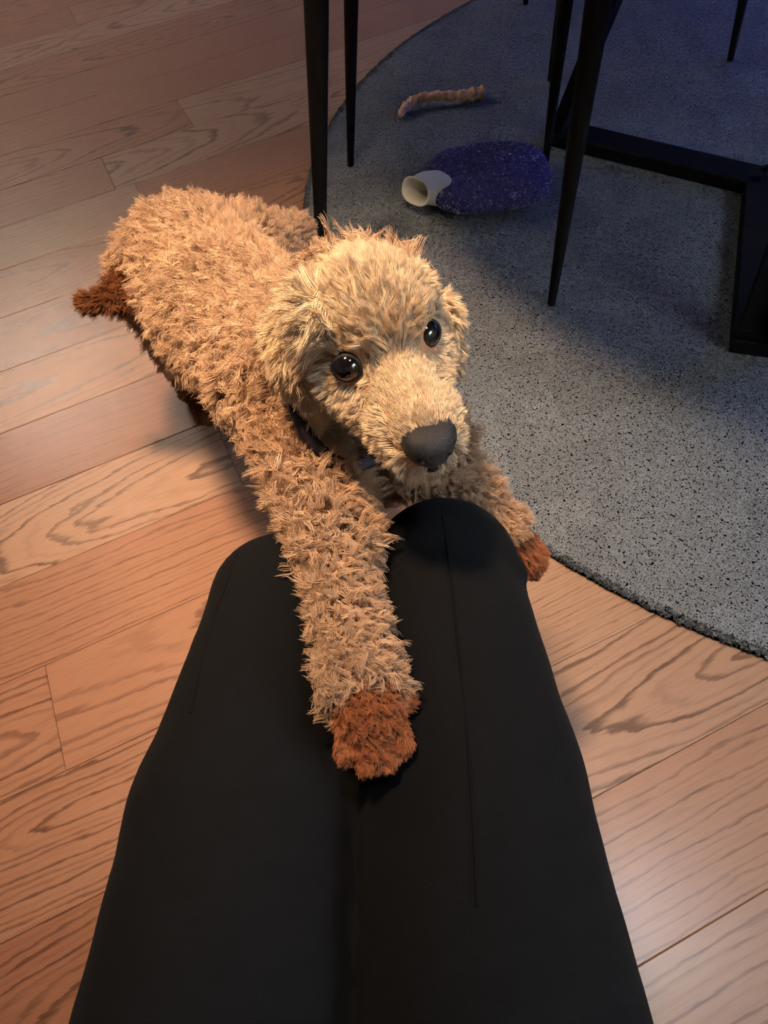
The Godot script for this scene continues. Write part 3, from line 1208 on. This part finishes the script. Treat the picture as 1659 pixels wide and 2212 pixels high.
func chair(label: String, tips: Array, tops: Array, group: String, back_from: int) -> Node3D:
	# tips: four points on the floor in order round the seat; tops: where the legs meet the seat
	var c: Vector3 = (tips[0] + tips[1] + tips[2] + tips[3]) / 4
	c.y = 0
	var t := thing("dining_chair", label, "chair", c, group)
	var m := mat(Color(0.05, 0.05, 0.053), 0.75, 0.2)
	for k in 4:
		var a: Vector3 = tips[k] - c
		var b: Vector3 = tops[k] - c
		var pts := []
		var rad := []
		for i in 13:
			var f := i / 12.0
			pts.append(a.lerp(b, f))
			rad.append(lerpf(0.0082, 0.0215, pow(f, 0.9)))
		var leg := part("leg", tube(pts, rad, 18), m, t)
		var glide := CylinderMesh.new()
		glide.top_radius = 0.0085
		glide.bottom_radius = 0.0075
		glide.height = 0.004
		part("glide", glide, mat(Color(0.02, 0.02, 0.02), 0.8), leg, a + Vector3(0, 0.001, 0))
	var s: Vector3 = (tops[0] + tops[1] + tops[2] + tops[3]) / 4 - c
	var b0: Vector3 = tops[back_from]
	var b1: Vector3 = tops[(back_from + 1) % 4]
	var side := (b1 - b0)
	side.y = 0
	side = side.normalized()
	var rear: Vector3 = (b0 + b1) / 2 - c - s
	rear.y = 0
	rear = (rear - side * rear.dot(side)).normalized()
	var hb := Basis(side, Vector3.UP, side.cross(Vector3.UP))
	var fab := mat(Color(0.06, 0.06, 0.065), 0.85, 0.3)
	part("seat", pillow(Vector3(0.225, 0.035, 0.215), 0.45, 0.6, 44, 14, hb), fab, t, s + Vector3(0, 0.032, 0))
	var curve := func(p: Vector3) -> Vector3:
		return p + Vector3(0, 0, -2.0 * p.x * p.x + 0.12 * p.y)
	part("backrest", pillow(Vector3(0.20, 0.075, 0.022), 0.5, 0.5, 44, 18, Basis(side, Vector3.UP, rear), curve), fab, t, s + rear * 0.225 + Vector3(0, 0.125, 0))
	return t

func chairs() -> void:
	var y := Vector3(0, 0.012, 0)
	var seat := 0.625
	var tip := [at(695, 640, 0.012), at(757, 357, 0.012), at(1178, 353, 0.012), at(1191, 656, 0.012)]
	var up := [Vector3(0.027, 0.57, -1.309), Vector3(0.114, 0.374, -1.814), Vector3(0.556, 0.363, -1.669), Vector3(0.436, 0.566, -1.158)]
	var top := []
	for k in 4:
		var a: Vector3 = tip[k]
		var b: Vector3 = up[k]
		top.append(a + (b - a) * ((seat - a.y) / (b.y - a.y)))
	chair("black chair with slim tapered legs standing over the hot water bottle", tip, top, "black chairs at the table", 0)
	# the chair across the table
	var p0 := at(1135, 8, 0.012)
	var p2 := at(1577, 130, 0.012)
	var mid := (p0 + p2) / 2
	var q := (p2 - p0).cross(Vector3.UP) / 2
	var tips2 := [p0, mid + q, p2, mid - q]
	var tops2 := []
	for p in tips2:
		var b: Vector3 = mid + (p - mid) * 0.86
		tops2.append(Vector3(b.x, seat, b.z))
	chair("black chair farther off across the table, little more than its leg tips showing", tips2, tops2, "black chairs at the table", 0)
	# the chair under the person
	var c := Vector3(-0.08, 0, 0.36)
	var tips3 := []
	var tops3 := []
	for s in [Vector2(-1, 1), Vector2(1, 1), Vector2(1, -1), Vector2(-1, -1)]:
		tips3.append(c + Vector3(s.x * 0.23, 0.002, s.y * 0.22))
		tops3.append(c + Vector3(s.x * 0.19, 0.285, s.y * 0.18))
	chair("low black chair under the seated person", tips3, tops3, "black chairs at the table", 0)

# ------------------------------------------------------------------ things on the rug
func hot_water_bottle() -> void:
	var y := 0.050
	var a := at(925, 394, y)                      # shoulder end
	var b := at(1186, 366, y)                     # round end
	var ax := (b - a)
	var length := ax.length()
	ax = ax.normalized()
	var c := (a + b) / 2
	c.y = 0
	var t := thing("hot_water_bottle", "hot water bottle in a fuzzy purple-blue cover with a tan_coat rubber neck", "hot water bottle", c)
	var zx := Vector3.UP.cross(ax).normalized() * -1.0
	var hb := Basis(ax, Vector3.UP, ax.cross(Vector3.UP))
	var hw := 0.128
	var shape := func(p: Vector3) -> Vector3:
		var f := p.x / (length / 2)
		var q := p
		q.z *= 1.0 - 0.10 * maxf(f, 0.0) - 0.06 * maxf(-f, 0.0)
		if p.y > 0:
			q.y *= 1.0 + 0.15 * sin(p.x * 30.0) * 0.4
		return q
	var body := pillow(Vector3(length / 2, 0.036, hw), 0.6, 0.8, 56, 22, hb, shape)
	var cover := mat(Color(0.20, 0.19, 0.38), 0.95, 0.1)
	part("cover", body, cover, t, Vector3(0, y, 0))
	var arr := body.surface_get_arrays(0)
	var r := RandomNumberGenerator.new()
	r.seed = 8
	var xf := [[], []]
	var cols := [[], []]
	for q in scatter_points(arr[Mesh.ARRAY_VERTEX], arr[Mesh.ARRAY_NORMAL], arr[Mesh.ARRAY_INDEX], 9000, r):
		var p: Vector3 = q[0]
		var n: Vector3 = q[1]
		var w: Vector3 = hb.transposed() * p
		var rim := clampf((absf(w.z) / hw - 0.45) * 2.2 + (absf(w.x) / length * 2.0 - 0.62) * 1.4, 0.0, 1.0)
		var fleck := noise.get_noise_3dv(p * 900.0) + r.randf_range(-0.35, 0.35)
		var col := lin(82, 78, 150).lerp(lin(112, 108, 176), r.randf())
		if fleck > 0.36 - 0.48 * rim:
			col = lin(214, 222, 238).lerp(lin(160, 168, 210), r.randf())
		var k := r.randi() % 2
		var dir := n + Vector3(r.randf_range(-0.7, 0.7), r.randf_range(-0.5, 0.4), r.randf_range(-0.7, 0.7))
		xf[k].append(Transform3D(basis_to(dir, r.randf() * TAU).scaled(Vector3.ONE * r.randf_range(0.8, 1.25)), p + Vector3(0, y, 0)))
		cols[k].append(col)
	var fm := mat(Color(1, 1, 1), 0.9, 0.15)
	fm.vertex_color_use_as_albedo = true
	for k in 2:
		multi("pile", lock_mesh(r, 0.009, 8, 0.0022, 1.0, 0.0035, 0.0008, 6), fm, t, xf[k], cols[k])
	# rubber neck: a flat funnel with a rimmed mouth
	var rub := mat(Color(0.84, 0.86, 0.82), 0.6, 0.4)
	var v := PackedVector3Array()
	var idx := PackedInt32Array()
	var n0 := at(965, 404, 0.046) - c
	var n1 := at(897, 414, 0.066) - c
	var nd := (n1 - n0).normalized()
	nd = (nd + Vector3(0, 0.25, 0.45)).normalized()      # the mouth is turned up a little and outwards
	var wd := nd.cross(Vector3.UP).normalized()
	var hd := wd.cross(nd)
	var reach := (n1 - n0).length()
	# how far along, half width, half height
	var sect := [[0.0, 0.062, 0.032], [0.35, 0.062, 0.033], [0.55, 0.055, 0.032], [0.72, 0.044, 0.029], [0.84, 0.040, 0.028], [0.95, 0.041, 0.030], [1.0, 0.042, 0.031], [1.01, 0.038, 0.027], [0.94, 0.034, 0.023], [0.75, 0.030, 0.019], [0.4, 0.030, 0.019], [0.39, 0.001, 0.001]]
	var sides := 40
	for s in sect:
		for i in sides + 1:
			var an := TAU * (i % sides) / sides
			v.append(n0.lerp(n1, s[0]) + wd * powr(cos(an), 0.8) * s[1] + hd * powr(sin(an), 0.8) * s[2])
	for j in sect.size() - 1:
		for i in sides:
			var a0 := j * (sides + 1) + i
			var a1 := a0 + sides + 1
			idx.append_array([a0, a0 + 1, a1, a0 + 1, a1 + 1, a1])
	part("neck", make_mesh(v, normals_of(v, idx, 0), idx), rub, t)

func chew_stick() -> void:
	var y := 0.026
	var line := [at(864, 248, y), at(880, 228, y + 0.004), at(905, 212, y + 0.010), at(945, 207, y + 0.010), at(985, 207, y + 0.008), at(1018, 203, y + 0.006), at(1047, 199, y + 0.004)]
	var pts := smooth(line, 10)
	var c: Vector3 = line[3]
	c.y = 0
	var t := thing("chew_stick", "knobbly tan dog chew lying on the grey rug under the chair", "dog chew", c)
	var rad := []
	var ends := smooth([0.009, 0.0125, 0.0115, 0.0115, 0.0125, 0.0150, 0.0165], 10)
	for i in pts.size():
		pts[i] -= c
		var e := minf(float(i), pts.size() - 1.0 - i)
		rad.append(ends[i] * sqrt(clampf((e + 0.6) / 3.0, 0.0, 1.0)) * (1.0 + 0.14 * sin(i * 0.9) + 0.10 * sin(i * 2.1 + 1.0)))
	var m := tube(pts, rad, 20)
	var arr := m.surface_get_arrays(0)
	var v: PackedVector3Array = arr[Mesh.ARRAY_VERTEX]
	var n: PackedVector3Array = arr[Mesh.ARRAY_NORMAL]
	var cols := PackedColorArray()
	for i in v.size():
		var k := noise.get_noise_3dv((v[i] + c) * 420.0 + Vector3(70, 20, 40))
		v[i] += n[i] * noise.get_noise_3dv((v[i] + c) * 900.0) * 0.003
		cols.append(lin(240, 196, 156).lerp(lin(160, 112, 78), clampf(0.3 - k * 1.3, 0.0, 1.0)))
	var mt := mat(Color(1, 1, 1), 0.55, 0.4)
	mt.vertex_color_use_as_albedo = true
	part("dried_stick", make_mesh(v, normals_of(v, arr[Mesh.ARRAY_INDEX]), arr[Mesh.ARRAY_INDEX], PackedVector2Array(), cols), mt, t)
